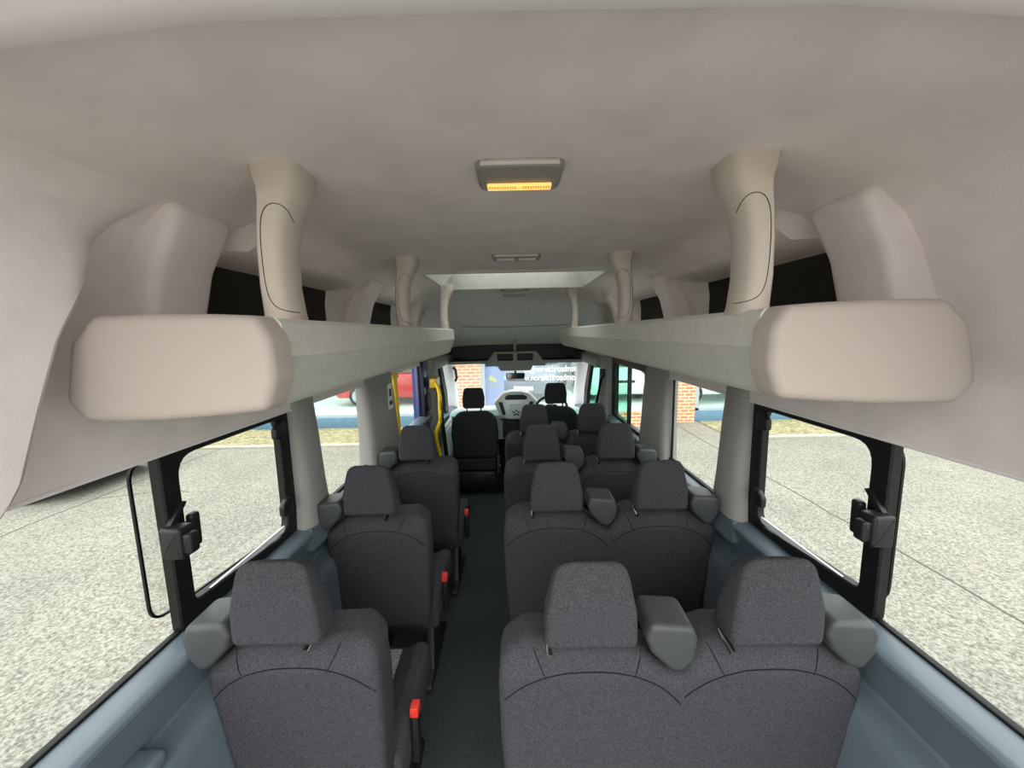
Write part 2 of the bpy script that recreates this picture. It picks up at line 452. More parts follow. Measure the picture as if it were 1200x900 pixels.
def win_root(i, label):
    o = bpy.data.objects.new('window_%d' % i, None); COL.objects.link(o); o.empty_display_size = .05
    return struct(o, label, 'window')
idx = 1
for sd, nm in ((-1, 'left'), (1, 'right')):
    # rear fixed glass
    w = win_root(idx, 'fixed rear side window on the %s, nearest the rear doors' % nm); idx += 1
    pane(sd, .897, [(.0, .93), (.90, .93), (.90, 1.46), (.0, 1.46)], 'pane', 'clear_glass', w)
    m = M(); m.box((min(sd*.892, sd*.91), -.02, .944), (max(sd*.892, sd*.91), .93, .956), .003); m.build('gasket', 'black_rubber', w)
    # hinged pop-out window
    w = win_root(idx, 'black framed hinged window on the %s behind the pillar, latch open' % nm); idx += 1
    m = M()
    ring_frame(m, sd, [(.895, .945), (1.435, .945), (1.435, 1.47), (.895, 1.47)], [(.948, 1.005), (1.375, .965), (1.375, 1.402), (.948, 1.402)], .886, .912, .02, [.02, .06, .035, .06])
    m.build('window_frame', 'black_trim', w)
    m = M()
    m.loft([[(sd*.893, .96, .978), (sd*.899, .96, .978), (sd*.899, .96, 1.0), (sd*.893, .96, 1.0)], [(sd*.893, 1.36, .978), (sd*.899, 1.36, .978), (sd*.899, 1.36, .998), (sd*.893, 1.36, .998)]])
    m.build('window_channel', 'white_paint', w)  # white strip painted in for the pale reflection along the window bottom
    ps = .872 if sd < 0 else .900
    P = rpoly([(ps, .99), (1.40, .965), (1.40, 1.43), (ps, 1.408)], .05, 5)
    def sw(a, b, c, sd=sd): return (sd*(.915+(.026 if sd < 0 else .006)*(1.40-a)/.535+c), a, b)
    m = M(); m.slab(P, .005, fn=sw); pn = m.build('pane', 'clear_glass', w)
    m = M(); P2 = inset_poly(P, .006); 
    rr = [[sw(a, b, .0) for a, b in P], [sw(a, b, .006) for a, b in P], [sw(a, b, .006) for a, b in P2], [sw(a, b, 0) for a, b in P2]]; rr.append(rr[0])
    m.loft(rr, cap=False); m.build('pane_edge', 'black_trim', pn)
    for hz in (1.365, 1.075):
        m = M(); m.slab(rpoly([(1.325, hz-.028), (1.385, hz-.035), (1.385, hz+.035), (1.35, hz+.03), (1.325, hz+.012)], .012, 3), .022, .006, .006, 3, fn=lambda a, b, c: (sd*(.866+c), a, b))
        m.build('hinge', 'black_plastic', w)
    # latch: block on the post plus bracket and lever
    m = M()
    m.box((min(sd*.835, sd*.89), .868, 1.165), (max(sd*.835, sd*.89), .913, 1.245), .008)
    m.box((min(sd*.815, sd*.84), .874, 1.178), (max(sd*.815, sd*.84), .903, 1.23), .007)
    m.slab([(.885, 1.24), (.905, 1.24), (.945, 1.285), (.935, 1.29)], .012, fn=lambda a, b, c: (sd*(.874+c), a, b))
    lt = m.build('latch', 'black_plastic', w)
    m = M(); m.box((min(sd*.862, sd*.88), .90, 1.195), (max(sd*.862, sd*.88), .945, 1.235), .004)
    m.slab(rpoly([(.935, 1.165), (.960, 1.16), (.962, 1.255), (.935, 1.25)], .01, 3), .02, .005, .005, 2, fn=lambda a, b, c: (sd*(.858+c), a, b))
    m.build('lever', 'black_plastic', lt)
    # third window: bonded single pane
    w = win_root(idx, 'plain bonded side window on the %s beyond the hinged one' % nm); idx += 1
    y0, y1 = 1.60, 2.20
    pane(sd, .90, [(y0-.02, .93), (y1+.02, .93), (y1+.02, 1.47), (y0-.02, 1.47)], 'pane', 'clear_glass', w)
    m = M(); m.box((min(sd*.888, sd*.9), y1-.032, .93), (max(sd*.888, sd*.9), y1-.022, 1.45), .003)
    m.box((min(sd*.88, sd*.9), y0-.02, .945), (max(sd*.88, sd*.9), y1, .957), .003); m.build('gasket', 'black_rubber', w)

# right middle window with the sliding half pane
w = win_root(idx, 'right window with a green tinted sliding pane behind the driver'); idx += 1
m = M(); ring_frame(m, 1, [(2.58, .935), (3.47, .935), (3.47, 1.47), (2.58, 1.47)], [(2.60, .965), (3.36, .965), (3.36, 1.415), (2.60, 1.415)], .868, .905, .02, .03)
m.box((.875, 2.985, .96), (.905, 3.01, 1.42), .004); m.box((.855, 3.365, 1.16), (.872, 3.38, 1.19), .003)
m.build('window_frame', 'black_trim', w)
pane(1, .898, [(2.58, .95), (3.0, .95), (3.0, 1.45), (2.58, 1.45)], 'pane', 'clear_glass', w)
pane(1, .886, [(2.99, .95), (3.40, .95), (3.40, 1.45), (2.99, 1.45)], 'pane', 'tint_glass', w)
# left sliding door glass
w = win_root(idx, 'side door window on the left with a red car beyond'); idx += 1
pane(-1, .90, [(2.64, .70), (3.52, .70), (3.52, 1.48), (2.64, 1.48)], 'pane', 'clear_glass', w)
m = M(); m.box((-.905, 3.485, .70), (-.885, 3.505, 1.46), .006); m.build('gasket', 'black_rubber', w)
# cab door windows
for sd, nm in ((-1, 'left'), (1, 'right')):
    w = win_root(idx, 'dark framed %s cab door window beside the front seats' % nm); idx += 1
    m = M()
    ring_frame(m, sd, [(3.80, .72), (4.86, .66), (4.80, .98), (4.50, 1.40), (3.80, 1.42)], [(3.86, .78), (4.66, .72), (4.62, .95), (4.40, 1.32), (3.86, 1.34)], .865, .905, .03, .04)
    m.build('window_frame', 'black_trim', w)
    pane(sd, .898, [(3.82, .74), (4.8, .68), (4.76, .96), (4.48, 1.38), (3.82, 1.40)], 'pane', 'tint_glass', w)
    # A pillar
    m = M()
    rg = []
    for t in (0, .25, .5, .75, 1):
        y = 4.84+t*.55; z = 1.37-t*.74; x = .775+t*.03
        rg.append([(sd*.925, y-.10, z), (sd*(x+.06), y-.10, z), (sd*(x+.015), y-.07, z), (sd*x, y, z), (sd*(x+.03), y+.05, z+.02), (sd*.925, y+.05, z+.02)])
    m.loft(rg)
    tr = struct(m.build('trim_%d' % (11 if sd < 0 else 12), 'dash_plastic'), 'pale windscreen pillar on the %s side of the cab' % nm, 'pillar')
    if sd < 0:
        m = M(); m.tube([(-.775, 4.80, 1.28), (-.755, 4.83, 1.25), (-.752, 4.88, 1.14), (-.775, 4.93, 1.10)], .018, 8); m.build('grab_handle', 'black_plastic', tr)
# windscreen
w = win_root(idx, 'windscreen at the front of the minibus'); idx += 1
m = M()
def ws(a, b, c): return (a, 4.97+(1.36-b)*.58-.10*(a/.85)**2+c, b)
m.slab(rpoly([(-.86, .55), (.86, .55), (.82, 1.40), (-.82, 1.40)], .04, 4), .006, fn=ws, cuts_a=[-.6, -.3, 0, .3, .6])
m.build('pane', 'screen_glass', w)
m = M()
m.tube([ws(x, 1.325, -.006) for x in (-.80, -.5, -.2, .2, .5, .80)], .018, 6); m.build('gasket', 'black_rubber', w)

# ------------------------------------------------------------------ roof bow covers (rounded humps over the racks)
hn = 13
for y0, y1, nm in ((.80, .965, 'nearest'), (1.88, 2.04, 'middle'), (2.88, 3.02, 'farthest')):
    for sd, side in ((-1, 'left'), (1, 'right')):
        m = M()
        o = rpoly([(.90, 1.70), (.778, 1.70), (.738, 1.85), (.676, 1.966), (.73, 1.998), (.88, 1.99)], [0, 0, .08, .032, .034, 0], 4)
        m.slab(o[::-1], y1-y0, .022, .03, 4, lambda a, b, c: (sd*a, y0+c, b))
        struct(m.build('trim_%d' % hn, 'headliner', smooth=50), 'rounded fabric covered hump over the %s rack, %s of the three' % (side, nm), 'trim'); hn += 1

# ------------------------------------------------------------------ luggage racks
def rack(sd, y1, posts, label, dy0=0., dxp=0.):
    root = empty('luggage_rack', (sd*.63, .67, 1.57), label, 'luggage rack', 'overhead luggage racks')
    inv = Vector((-sd*.63, -.67, -1.57))
    def F(p): return Vector(p)+inv
    # end cap: faces the rear doors
    cap = [(.700, 1.738), (.440, 1.736), (.418, 1.70), (.416, 1.63), (.434, 1.578), (.740, 1.566), (.772, 1.60), (.745, 1.70)]
    cap = [(x, z) for x, z in cap][::-1]
    m = M()
    m.slab(rpoly(cap, [.03, .022, .05, .05, .022, .025, .028, .04][::-1], 5), .06, .018, 0, 5, lambda a, b, c: F((sd*a, .628+dy0+c-.010*math.cos((a-.60)*8), b+(.006*math.cos((a-.6)*9)*(1 if b > 1.66 else -1)))), cuts_a=[.5, .6, .7])
    m.build('end_cap', 'cap_plastic', root, smooth=50)
    cs = [(.86, 1.715), (.47, 1.715), (.455, 1.733), (.436, 1.734), (.428, 1.725), (.424, 1.665), (.430, 1.655), (.455, 1.585), (.462, 1.575), (.475, 1.568), (.862, 1.560)]
    m = M()
    m.loft([[F((sd*min(x, xm), y, z)) for x, z in cs] for y, xm in ((.684+dy0, .70), (.78+dy0, .72))]+[[F((sd*x, y, z)) for x, z in cs] for y in (.80+dy0, 1.5, 2.3, y1-.02)]+[[F((sd*(x+.012), y1, z*.98+1.65*.02)) for x, z in cs]])
    m.build('shelf', 'shelf_plastic', root, smooth=30)
    for py in posts:
        dy = .085
        m = M(); rings = []
        for z, xo, xi, ex in ((1.728, .502, .455, .003), (1.745, .503, .458, 0), (1.80, .506, .464, 0), (1.87, .505, .462, 0), (1.92, .501, .452, 0), (1.955, .496, .438, .001), (1.980, .494, .424, .003), (1.993, .497, .419, .006), (2.025, .502, .416, .008)):
            xo += dxp; xi += dxp; ya, yb = py-ex, py+dy+ex; r = .02
            rings.append([F((sd*x, y, z)) for x, y in ((xo, ya+.006), (xo-.006, ya), (xi+r, ya), (xi+r*.35, ya+r*.3), (xi, ya+r), (xi, yb-.006), (xi+.006, yb), (xo, yb))])
        m.loft(rings)
        # seam of the belt panel let into the post
        tree = BVHTree.FromBMesh(m.bm)
        K = F((sd*(.462+dxp), py, 0)); dr = Vector((sd, 1, 0)).normalized(); pe = Vector((sd, -1, 0)).normalized()
        ctrl = [(-.040, 1.925), (-.018, 1.945), (.004, 1.950), (.016, 1.935), (.021, 1.90), (.022, 1.85), (.021, 1.80), (.016, 1.768), (.004, 1.754), (-.018, 1.750), (-.040, 1.750)]
        seam = []
        for _ in range(2):
            nw = [ctrl[0]]
            for (s0, z0), (s1, z1) in zip(ctrl, ctrl[1:]): nw += [(s0*.75+s1*.25, z0*.75+z1*.25), (s0*.25+s1*.75, z0*.25+z1*.75)]
            ctrl = nw+[ctrl[-1]]
        for (s0, z0), (s1, z1) in zip(ctrl, ctrl[1:]):
            for k in range(2):
                t = k/2; q = K+pe*(s0+(s1-s0)*t)-dr*.2; q.z = z0+(z1-z0)*t-1.57
                h = tree.ray_cast(q, dr, .4)
                if h[0]: seam.append(h[0]-dr*.0003)
        m.tube(seam, .0008, 5, mi=1)
        m.build('support_post', ['post_plastic', 'fabric_seam'], root, smooth=45)
    return root
rack(-1, 2.69, (.752, 1.62, 2.59), 'pale grey overhead luggage rack on the left, above the single seats')
rack(1, 3.78, (.752, 1.62, 2.95), 'pale grey overhead luggage rack on the right, above the double seats', .022, -.025)

# ------------------------------------------------------------------ roof hatch, dome lamps
root = empty('roof_hatch', (0, 2.46, 2.03), 'pale framed roof hatch recess across the ceiling above the middle rows', 'roof hatch')
m = M()
def rect(x, y0, y1, z): return [(-x, y0-2.46, z-2.03), (x, y0-2.46, z-2.03), (x, y1-2.46, z-2.03), (-x, y1-2.46, z-2.03)]
m.loft([rect(HX+.03, HY0-.02, HY1+.03, 2.034), rect(HX+.03, HY0-.02, HY1+.03, 2.016), rect(HX-.005, HY0+.005, HY1, 2.016), rect(HX-.02, HY0+.01, HY1-.01, 2.05), rect(HX-.10, HY0+.05, HY1-.03, 2.20)], cap=False)
m.build('surround', 'shelf_plastic', root, smooth=30)
m = M(); m.box((-.47, HY0-2.46, .165), (.47, HY1-2.46, .20), .01); m.build('lid', 'hatch_glass', root)

def lamp(y, z, lit, label, w=.085, h=.072):
    root = empty('ceiling_lamp', (0, y, z), label, 'ceiling lamp', 'ceiling lamps along the roof')
    m = M()
    m.slab(rpoly([(-w, -h), (w, -h), (w, h), (-w, h)], .025, 5), .016, .0, .009, 4, lambda a, b, c: (a*(1-.08*(b > 0)*0), b, .004-c))
    m.build('housing', 'lamp_grey', root)
    m = M(); m.tube([(-w*.86, -h*.93, -.004), (0, -h*1.0, -.005), (w*.86, -h*.93, -.004)], .006, 6); m.build('rim', 'lamp_white', root)
    if lit:
        m = M(); m.box((-w*.78, h*.28, -.018), (w*.78, h*.66, -.010), .002)
        ln = m.build('lens', 'lamp_glow', root)
        m = M()
        for i in range(24):
            if i in (11, 12): continue
            x = -w*.72+i*w*1.44/23
            m.box((x-.0012, h*.30, -.0192), (x+.0012, h*.44, -.0175))
        m.build('element', 'lamp_element', ln)
    else:
        for s in (-1, 1):
            m = M(); m.box((min(s*.008, s*w*.8), -.03, -.020), (max(s*.008, s*w*.8), .03, -.010), .004); m.build('lens', 'lamp_white', root)
        m = M(); m.box((-.007, -.02, -.018), (.007, .02, -.010), .003); m.build('switch', 'lamp_grey', root)
    return root
lamp(.85, 2.028, True, 'nearest ceiling lamp, grey with a lit amber strip', .088, .068)
lamp(1.725, 2.028, False, 'small unlit ceiling lamp just behind the roof hatch', .105, .05)
lamp(3.02, 2.026, False, 'small unlit ceiling lamp just ahead of the roof hatch', .105, .05)
lamp(3.42, 2.026, False, 'farthest small ceiling lamp, above the front seats', .10, .05)

# ------------------------------------------------------------------ passenger seats
ZS = lambda z: .40+(z-.335)*.948
def seat_map(yoke=.882):
    def f(a, b, c):
        y = .05*(.90-b)/.5 + c
        if b > yoke: y += (b-yoke)*.62
        return (a, y, b)
    return f
def housing_at(m, x0, x1, s=1):
    o = rpoly([(x0+.012, .955), (x0+.055, .912), (x1-.035, .902), (x1-.006, .94), (x1, .985), (x1-.012, 1.022), (x0+.01, 1.03), (x0-.002, .99)], [.02, .02, .03, .03, .03, .022, .018, .02], 4)
    if s < 0: o = [(-a, b) for a, b in o][::-1]
    m.slab(o, .115, .014, .02, 4, lambda a, b, c: (a, -.018+c, b+c*.03))

def headrest_obj(x, root, kx=-.098):
    m = M()
    o = rpoly([(x-.108, .968), (x+.108, .968), (x+.104, 1.06), (x+.080, 1.182), (x-.080, 1.182), (x-.104, 1.06)], [.022, .022, .1, .045, .045, .1], 5)
    def hm(a, b, c):
        k = (b-.968)/.22
        return (a, -.020+c*(1-.42*k)+.015*k*k-.006*math.sin(k*pi), b-.035*k*c/.115)
    m.slab(o, .115, .016, .035, 4, hm, cuts_b=[1.02, 1.07, 1.12, 1.15], cuts_a=[x-.05, x, x+.05])
    # piping round the rear face
    o2 = inset_poly(o, .012)
    m.tube([hm(a, b, .0022) for a, b in o2], .0011, 5, mi=0, closed=True)
    hr = m.build('headrest', ['fabric', 'fabric_seam'], root, smooth=50)
    for s in (-1, 1):
        m = M(); m.tube([(x+s*.062, .075, .91), (x+s*.062, .065, .96), (x+s*.062, .055, 1.01)], .006, 8)
        m.build('headrest_post', 'chrome', hr)
    m = M(); m.tube([(x+kx, -.014, .950), (x+kx, .004, .953), (x+kx, .05, .960)], [.0085, .0085, .005], 10); m.build('release_button', 'chrome', hr)
    return hr

def backrest_obj(outline, radii, halves, root):
    m = M(); f = seat_map()
    outline = [(a*1.025, ZS(b)) for a, b in outline]
    o = rpoly(outline, radii, 5)
    xs = [p[0] for p in outline]
    cuts = [min(xs)+(max(xs)-min(xs))*i/8 for i in range(1, 8)]
    m.slab(o, .125, .024, .035, 5, f, cuts_b=[.5, .65, .77, .84, .872, .885, .905, .925], cuts_a=cuts)
    m.bm.verts.ensure_lookup_table(); m.bm.faces.ensure_lookup_table()
    tree = BVHTree.FromBMesh(m.bm)
    def surf(x, z):
        h = tree.ray_cast(Vector((x, -1, z)), Vector((0, 1, 0)))
        return h[0]+Vector((0, -.0008, 0)) if h[0] else None
    for (xa, xb, hx, s) in halves:
        # arched seam over the rear panel
        seg = []
        for i in range(25):
            t = i/24; x = xa+(xb-xa)*t
            u = abs(2*t-1)
            z = .890-.075*u**3.2-(.02 if (s > 0 and t > .5) or (s < 0 and t < .5) else 0)*u**2
            p = surf(x, z)
            if p: seg.append(p)
        if len(seg) > 3: m.tube(seg, .0016, 5, mi=1)
        for x in (hx-.105, hx+.105):
            seg = [surf(x+(.006*(k) if x > hx else -.006*k), .876+.012*k) for k in range(6)]
            seg = [p for p in seg if p]
            if len(seg) > 2: m.tube(seg, .0013, 5, mi=1)
    return m.build('backrest', ['fabric', 'fabric_seam'], root, smooth=60)

def cushion_obj(x0, x1, root):
    m = M()
    o = rpoly([(x0, .335), (x1, .335), (x1+.006, .40), (x1, .475), (x1-.05, .48), (x1-.085, .455), (x0+.085, .455), (x0+.05, .48), (x0, .475), (x0-.006, .40)], [.03, .03, .05, .03, .03, .04, .04, .03, .03, .05], 4)
    m.slab(o, .44, .02, .05, 4, lambda a, b, c: (a, .12+c, b+.045*c))
    cu = m.build('cushion', 'fabric', root)
    m = M(); m.box((x0+.10, .20, .468), (x1-.10, .50, .478), .004, fn=lambda a, b, c: (a, b, c+.045*(b-.12)-.0))
    m.build('cushion_insert', 'fabric_insert', cu)
    return cu
def buckle_obj(x, root):
    m = M(); m.box((x-.012, .20, .36), (x+.012, .235, .52), .006, fn=lambda a, b, c: (a, b+.06*(c-.36), c))
    b = m.build('buckle', 'black_plastic', root)
    m = M(); m.box((x-.013, .207, .515), (x+.013, .243, .548), .004); m.build('buckle_button', 'red_button', b)
def base_obj(xs, root):
    m = M()
    for a, b in zip(xs, xs[1:]): pass
    for ya in (.14, .46):
        m = M(); m.box((xs[0]-.01, ya, .30), (xs[-1]+.01, ya+.04, .335), .006); m.build('seat_rail', 'dark_metal', root)
    for x in xs:
        m = M()
        m.slab(rpoly([(.12, 0), (.55, 0), (.55, .03), (.40, .06), (.34, .305), (.24, .305), (.20, .06), (.12, .03)], .01, 2), .035, .004, .004, 2, lambda a, b, c: (x-.0175+c, a, b))
        m.build('leg', 'dark_metal', root)

def belt_obj(x, s, root):
    m = M()
    pts = [(x, .10, 1.0), (x-s*.03, .135, .93), (x-s*.09, .15, .80), (x-s*.17, .175, .64), (x-s*.26, .22, .50)]
    m.loft([[(p[0]-.020, p[1], p[2]), (p[0]+.020, p[1]+.001, p[2]), (p[0]+.020, p[1]+.003, p[2]), (p[0]-.020, p[1]+.002, p[2])] for p in pts])
    m.build('seat_belt', 'black_rubber', root)

def make_single():
    r = empty('passenger_seat', (0, 0, 0), 'x', 'seat')
    out = [(-.19, .335), (.185, .335), (.205, .60), (.212, .80), (.205, .885), (.16, .915), (-.085, .908), (-.145, .895), (-.205, .84), (-.212, .79), (-.205, .60)]
    backrest_obj(out, [.05, .05, .2, .1, .06, .05, .06, .05, .04, .06, .2], [(-.207, .207, -.015, -1)], r)
    headrest_obj(-.012, r, .066)
    m = M(); housing_at(m, .125, .24, -1); m.build('belt_guide', 'guide_plastic', r)
    cushion_obj(-.20, .215, r); buckle_obj(.235, r); base_obj((-.13, .15), r); belt_obj(-.19, -1, r)
    return r
def make_double():
    r = empty('double_passenger_seat', (0, 0, 0), 'x', 'double seat')
    out = [(-.415, .335), (.40, .335), (.425, .60), (.432, .79), (.428, .835), (.355, .893), (.30, .908), (.10, .915), (.055, .905), (.022, .872), (.004, .832), (-.025, .838), (-.09, .893), (-.15, .908), (-.36, .915), (-.425, .885), (-.432, .80), (-.43, .60)]
    rad = [.05, .05, .2, .06, .04, .05, .06, .06, .03, .03, .008, .03, .05, .06, .05, .05, .08, .2]
    backrest_obj(out, rad, [(-.428, .0, -.222, 1), (.008, .428, .205, 1)], r)
    for x in (-.222, .205):
        headrest_obj(x, r)
    for x in (-.095, .322):
        m = M(); housing_at(m, x, x+.12, 1); m.build('belt_guide', 'guide_plastic', r)
        belt_obj(x+.06, 1, r)
    cushion_obj(-.425, -.01, r); cushion_obj(.01, .415, r); buckle_obj(-.0, r); base_obj((-.30, 0, .30), r)
    return r

single = make_single()
SG = 'single seats along the left side'
S = [(-.588, .84, 'nearest single charcoal seat on the left, with a red buckle by the aisle'),
     (-.61, 1.50, 'second single charcoal seat from the back on the left, beside the grey window pillar'),
     (-.585, 2.18, 'third single charcoal seat on the left, in front of the yellow pole')]
for i, (x, y, lb) in enumerate(S):
    o = single if i == 0 else copy_tree(single)
    o.location = (x, y, 0); o['label'] = lb; o['group'] = SG
double = make_double()
D = [(.37, .815, 'nearest charcoal double seat on the right, largest of the double seats'),
     (.367, 1.50, 'second charcoal double seat from the back on the right, behind the bonded window'),
     (.352, 2.14, 'third charcoal double seat from the back on the right'),
     (.345, 2.77, 'foremost charcoal double seat, directly behind the driver')]
for i, (x, y, lb) in enumerate(D):
    o = double if i == 0 else copy_tree(double)
    o.location = (x, y, 0); o['label'] = lb; o['group'] = 'double seats along the right side'

# cab seats
def cab_seat(name, x, y, top, label, cat):
    r = empty(name, (x, y, 0), label, cat, 'front cab seats')
    m = M(); w = .25
    o = rpoly([(-w+.02, .35), (w-.02, .35), (w+.005, .62), (w-.012, top-.07), (w-.10, top+.005), (-w+.10, top+.005), (-w+.012, top-.07), (-w-.005, .62)], [.04, .04, .2, .12, .14, .14, .12, .2], 6)
    m.slab(o, .14, .035, .04, 4, lambda a, b, c: (a, .04*(top-b)/.5+c-.012*math.cos(a/w*1.4), b), cuts_b=[.45, .55, .65, .75], cuts_a=[-.15, 0, .15])
    m.build('backrest', 'cab_fabric', r)
    m = M(); m.slab(rpoly([(-.22, .215), (.22, .215), (.23, .345), (-.23, .345)], .03, 4), .12, .02, .02, 3, lambda a, b, c: (a, .035+c, b)); m.build('lower_back_panel', 'cab_fabric', r)
    m = M(); m.box((-.22, .04, .0), (.22, .48, .20), .02); m.build('seat_box', 'black_plastic', r)
    m = M(); m.box((-.24, .10, .20), (.24, .60, .34), .04); m.build('cushion', 'cab_fabric', r)
    m = M(); o = rpoly([(-.112, top+.045), (.112, top+.045), (.118, top+.15), (.098, top+.262), (-.098, top+.262), (-.118, top+.15)], [.03, .03, .08, .04, .04, .08], 5)
    m.slab(o, .10, .025, .03, 4, lambda a, b, c: (a, -.01+c, b)); h = m.build('headrest', 'cab_fabric', r)
    for s in (-1, 1):
        m = M(); m.tube([(s*.075, .05, top-.03), (s*.075, .045, top+.08)], .008, 8); m.build('headrest_post', 'chrome', h)
    m = M(); m.box((.235, .02, .18), (.262, .12, .36), .006); m.box((.245, .0, .26), (.275, .05, .285), .005); m.build('recliner', 'guide_plastic', r)
    return r
cab_seat('front_passenger_seat', -.455, 4.0, .865, 'black front passenger seat on the left of the dashboard', 'seat')
cab_seat('driver_seat', .42, 4.0, .90, 'black driver seat at the front right behind the steering wheel', 'seat')

# ------------------------------------------------------------------ cab: dashboard, wheel, console, mirror
root = empty('dashboard', (0, 4.75, .3), 'pale grey dashboard with a raised centre panel under the windscreen', 'dashboard')
def L(p): return (p[0], p[1]-4.75, p[2]-.3)
m = M()
prof = [(5.38, .66), (5.05, .735), (4.80, .765), (4.66, .755), (4.60, .70), (4.62, .60), (4.72, .48), (4.74, .36), (5.30, .32)]
rg = []
for x in (-.82, -.7, -.5, -.3, -.1, .1, .3, .5, .7, .82):
    k = .035 if abs(x) > .75 else 0
    rg.append([L((x, y+.03*math.cos(x*3), z-k+(.05 if (.25 < x < .62 and z > .7 and y < 5.0) else 0))) for y, z in prof])
m.loft(rg); m.build('dash_top', 'dash_plastic', root, smooth=35)
m = M()
o = rpoly([(-.20, .70), (-.27, .86), (-.16, .965), (-.06, .99), (.06, .99), (.16, .965), (.27, .86), (.20, .70), (.10, .655), (-.10, .655)], .03, 3)
m.slab(o[::-1], .22, .02, 0, 3, lambda a, b, c: L((a, 4.56+c+.15*(b-.66), b))); cs_ = m.build('centre_panel', 'dash_silver', root)
m = M(); m.slab(rpoly([(-.13, .895), (.13, .895), (.135, .93), (.09, .955), (-.09, .955), (-.135, .93)], .015, 3), .03, .004, 0, 2, lambda a, b, c: L((a, 4.545+c+.15*(b-.66), b))); m.build('display', 'dash_dark', cs_)
for s in (-1, 1):
    m = M(); m.slab(rpoly([(s*.215, .87), (s*.165, .87), (s*.125, .715), (s*.165, .715)], .008, 2), .03, .004, 0, 2, lambda a, b, c: L((a, 4.545+c+.15*(b-.66), b))); m.build('air_vent', 'dash_dark', cs_)
m = M(); m.slab(rpoly([(-.09, .85), (.09, .85), (.07, .72), (0, .69), (-.07, .72)], .02, 3), .03, .006, 0, 2, lambda a, b, c: L((a, 4.55+c+.15*(b-.66), b))); rp = m.build('radio_panel', 'dash_plastic', cs_)
m = M()
for a, b in ((0, .765), (-.03, .745), (.03, .745), (0, .725), (-.022, .715), (.022, .715)): m.box((a-.012, 4.55-4.75, b-.3-.008), (a+.012, 4.565-4.75, b-.3+.008), .003)
m.build('button', 'dash_dark', rp)
m = M(); m.tube([L((x, 4.575, .672-.02*math.cos(x*5))) for x in (-.2, -.12, -.05, .05, .12, .2)], .010, 6); m.build('trim_strip', 'dash_dark', cs_)
m = M(); m.box((-.17, 4.62-4.75, .40-.3), (.17, 4.80-4.75, .64-.3), .02); hp = m.build('heater_panel', 'dash_dark', root)
for x in (-.08, 0, .08):
    m = M(); m.tube([(x, 4.615-4.75, .58-.3), (x, 4.59-4.75, .58-.3)], [.022, .019], 12); m.build('knob', 'black_plastic', hp)
m = M(); m.tube([L((.13, 4.58, .50)), L((.11, 4.54, .56)), L((.10, 4.50, .61))], [.02, .012, .014], 8); m.tube([L((.10, 4.50, .60)), L((.095, 4.485, .64))], [.02, .022], 10); m.build('gear_lever', 'dash_plastic', root)
for s in (-1, 1):
    m = M(); m.slab(rpoly([(s*.72-.08, .63), (s*.72+.06, .63), (s*.72+.06, .70), (s*.72-.08, .70)], .015, 3), .05, .004, 0, 2, lambda a, b, c: L((a, 4.555+c, b))); m.build('side_vent', 'dash_dark', root)
for s in (-1, 1):
    m = M(); m.box((min(s*.76, s*.80), 4.0-4.75, .62-.3), (max(s*.76, s*.80), 4.6-4.75, .66-.3), .015)
    m.box((min(s*.775, s*.82), 3.95-4.75, .1-.3), (max(s*.775, s*.82), 4.7-4.75, .70-.3), .02); m.build('door_capping', 'dash_plastic', root)

root = empty('steering_wheel', (.42, 4.50, .80), 'dark steering wheel in front of the driver seat', 'steering wheel')
root.rotation_euler.x = math.radians(-62)
m = M(); m.tube([(.185*math.cos(a*2*pi/32), .185*math.sin(a*2*pi/32), 0) for a in range(32)], .015, 8, closed=True); m.build('rim', 'dash_dark', root)
m = M(); m.slab(rpoly([(-.07, -.06), (.07, -.06), (.07, .05), (-.07, .05)], .03, 4), .05, .01, .015, 3, lambda a, b, c: (a, b, c-.04)); m.build('hub', 'dash_dark', root)
for a in (0, pi, -pi/2):
    m = M(); m.tube([(.06*math.cos(a), .06*math.sin(a), -.01), (.18*math.cos(a), .18*math.sin(a), 0)], [.018, .014], 8); m.build('spoke', 'dash_silver', root)

root = empty('overhead_console', (0, 4.62, 1.40), 'grey overhead console with two dark slots above the windscreen', 'overhead console')
m = M()
ring_o = [(-.37, -.09), (.37, -.09), (.27, .07), (-.27, .07)]
def cf(a, b, c): return (a, c, b)
# face built round two open slots
m.slab(rpoly([(-.37, -.10), (.37, -.10), (.355, -.045), (-.355, -.045)], .01, 2), .26, .004, .004, 2, cf)
m.slab([(-.345, -.045), (-.215, -.045), (-.215, .05), (-.275, .05)], .26, .004, 0, 2, cf)
m.slab([(.345, -.045), (.275, .05), (.215, .05), (.215, -.045)], .26, .004, 0, 2, cf)
m.slab([(-.275, .05), (.275, .05), (.255, .075), (-.255, .075)], .26, .004, 0, 2, cf)
m.box((-.025, 0, -.046), (.025, .25, .051))
m.slab(rpoly([(-.18, -.155), (.18, -.155), (.22, -.095), (-.22, -.095)], .012, 2), .20, .004, .004, 2, cf)
m.build('body', 'console_plastic', root)
m = M(); m.box((-.22, .15, -.045), (.22, .2, .05)); m.build('slot_back', 'dash_dark', root)
m = M(); m.box((-.018, .02, .075), (.018, .06, .25), .005); m.build('strut', 'console_plastic', root)
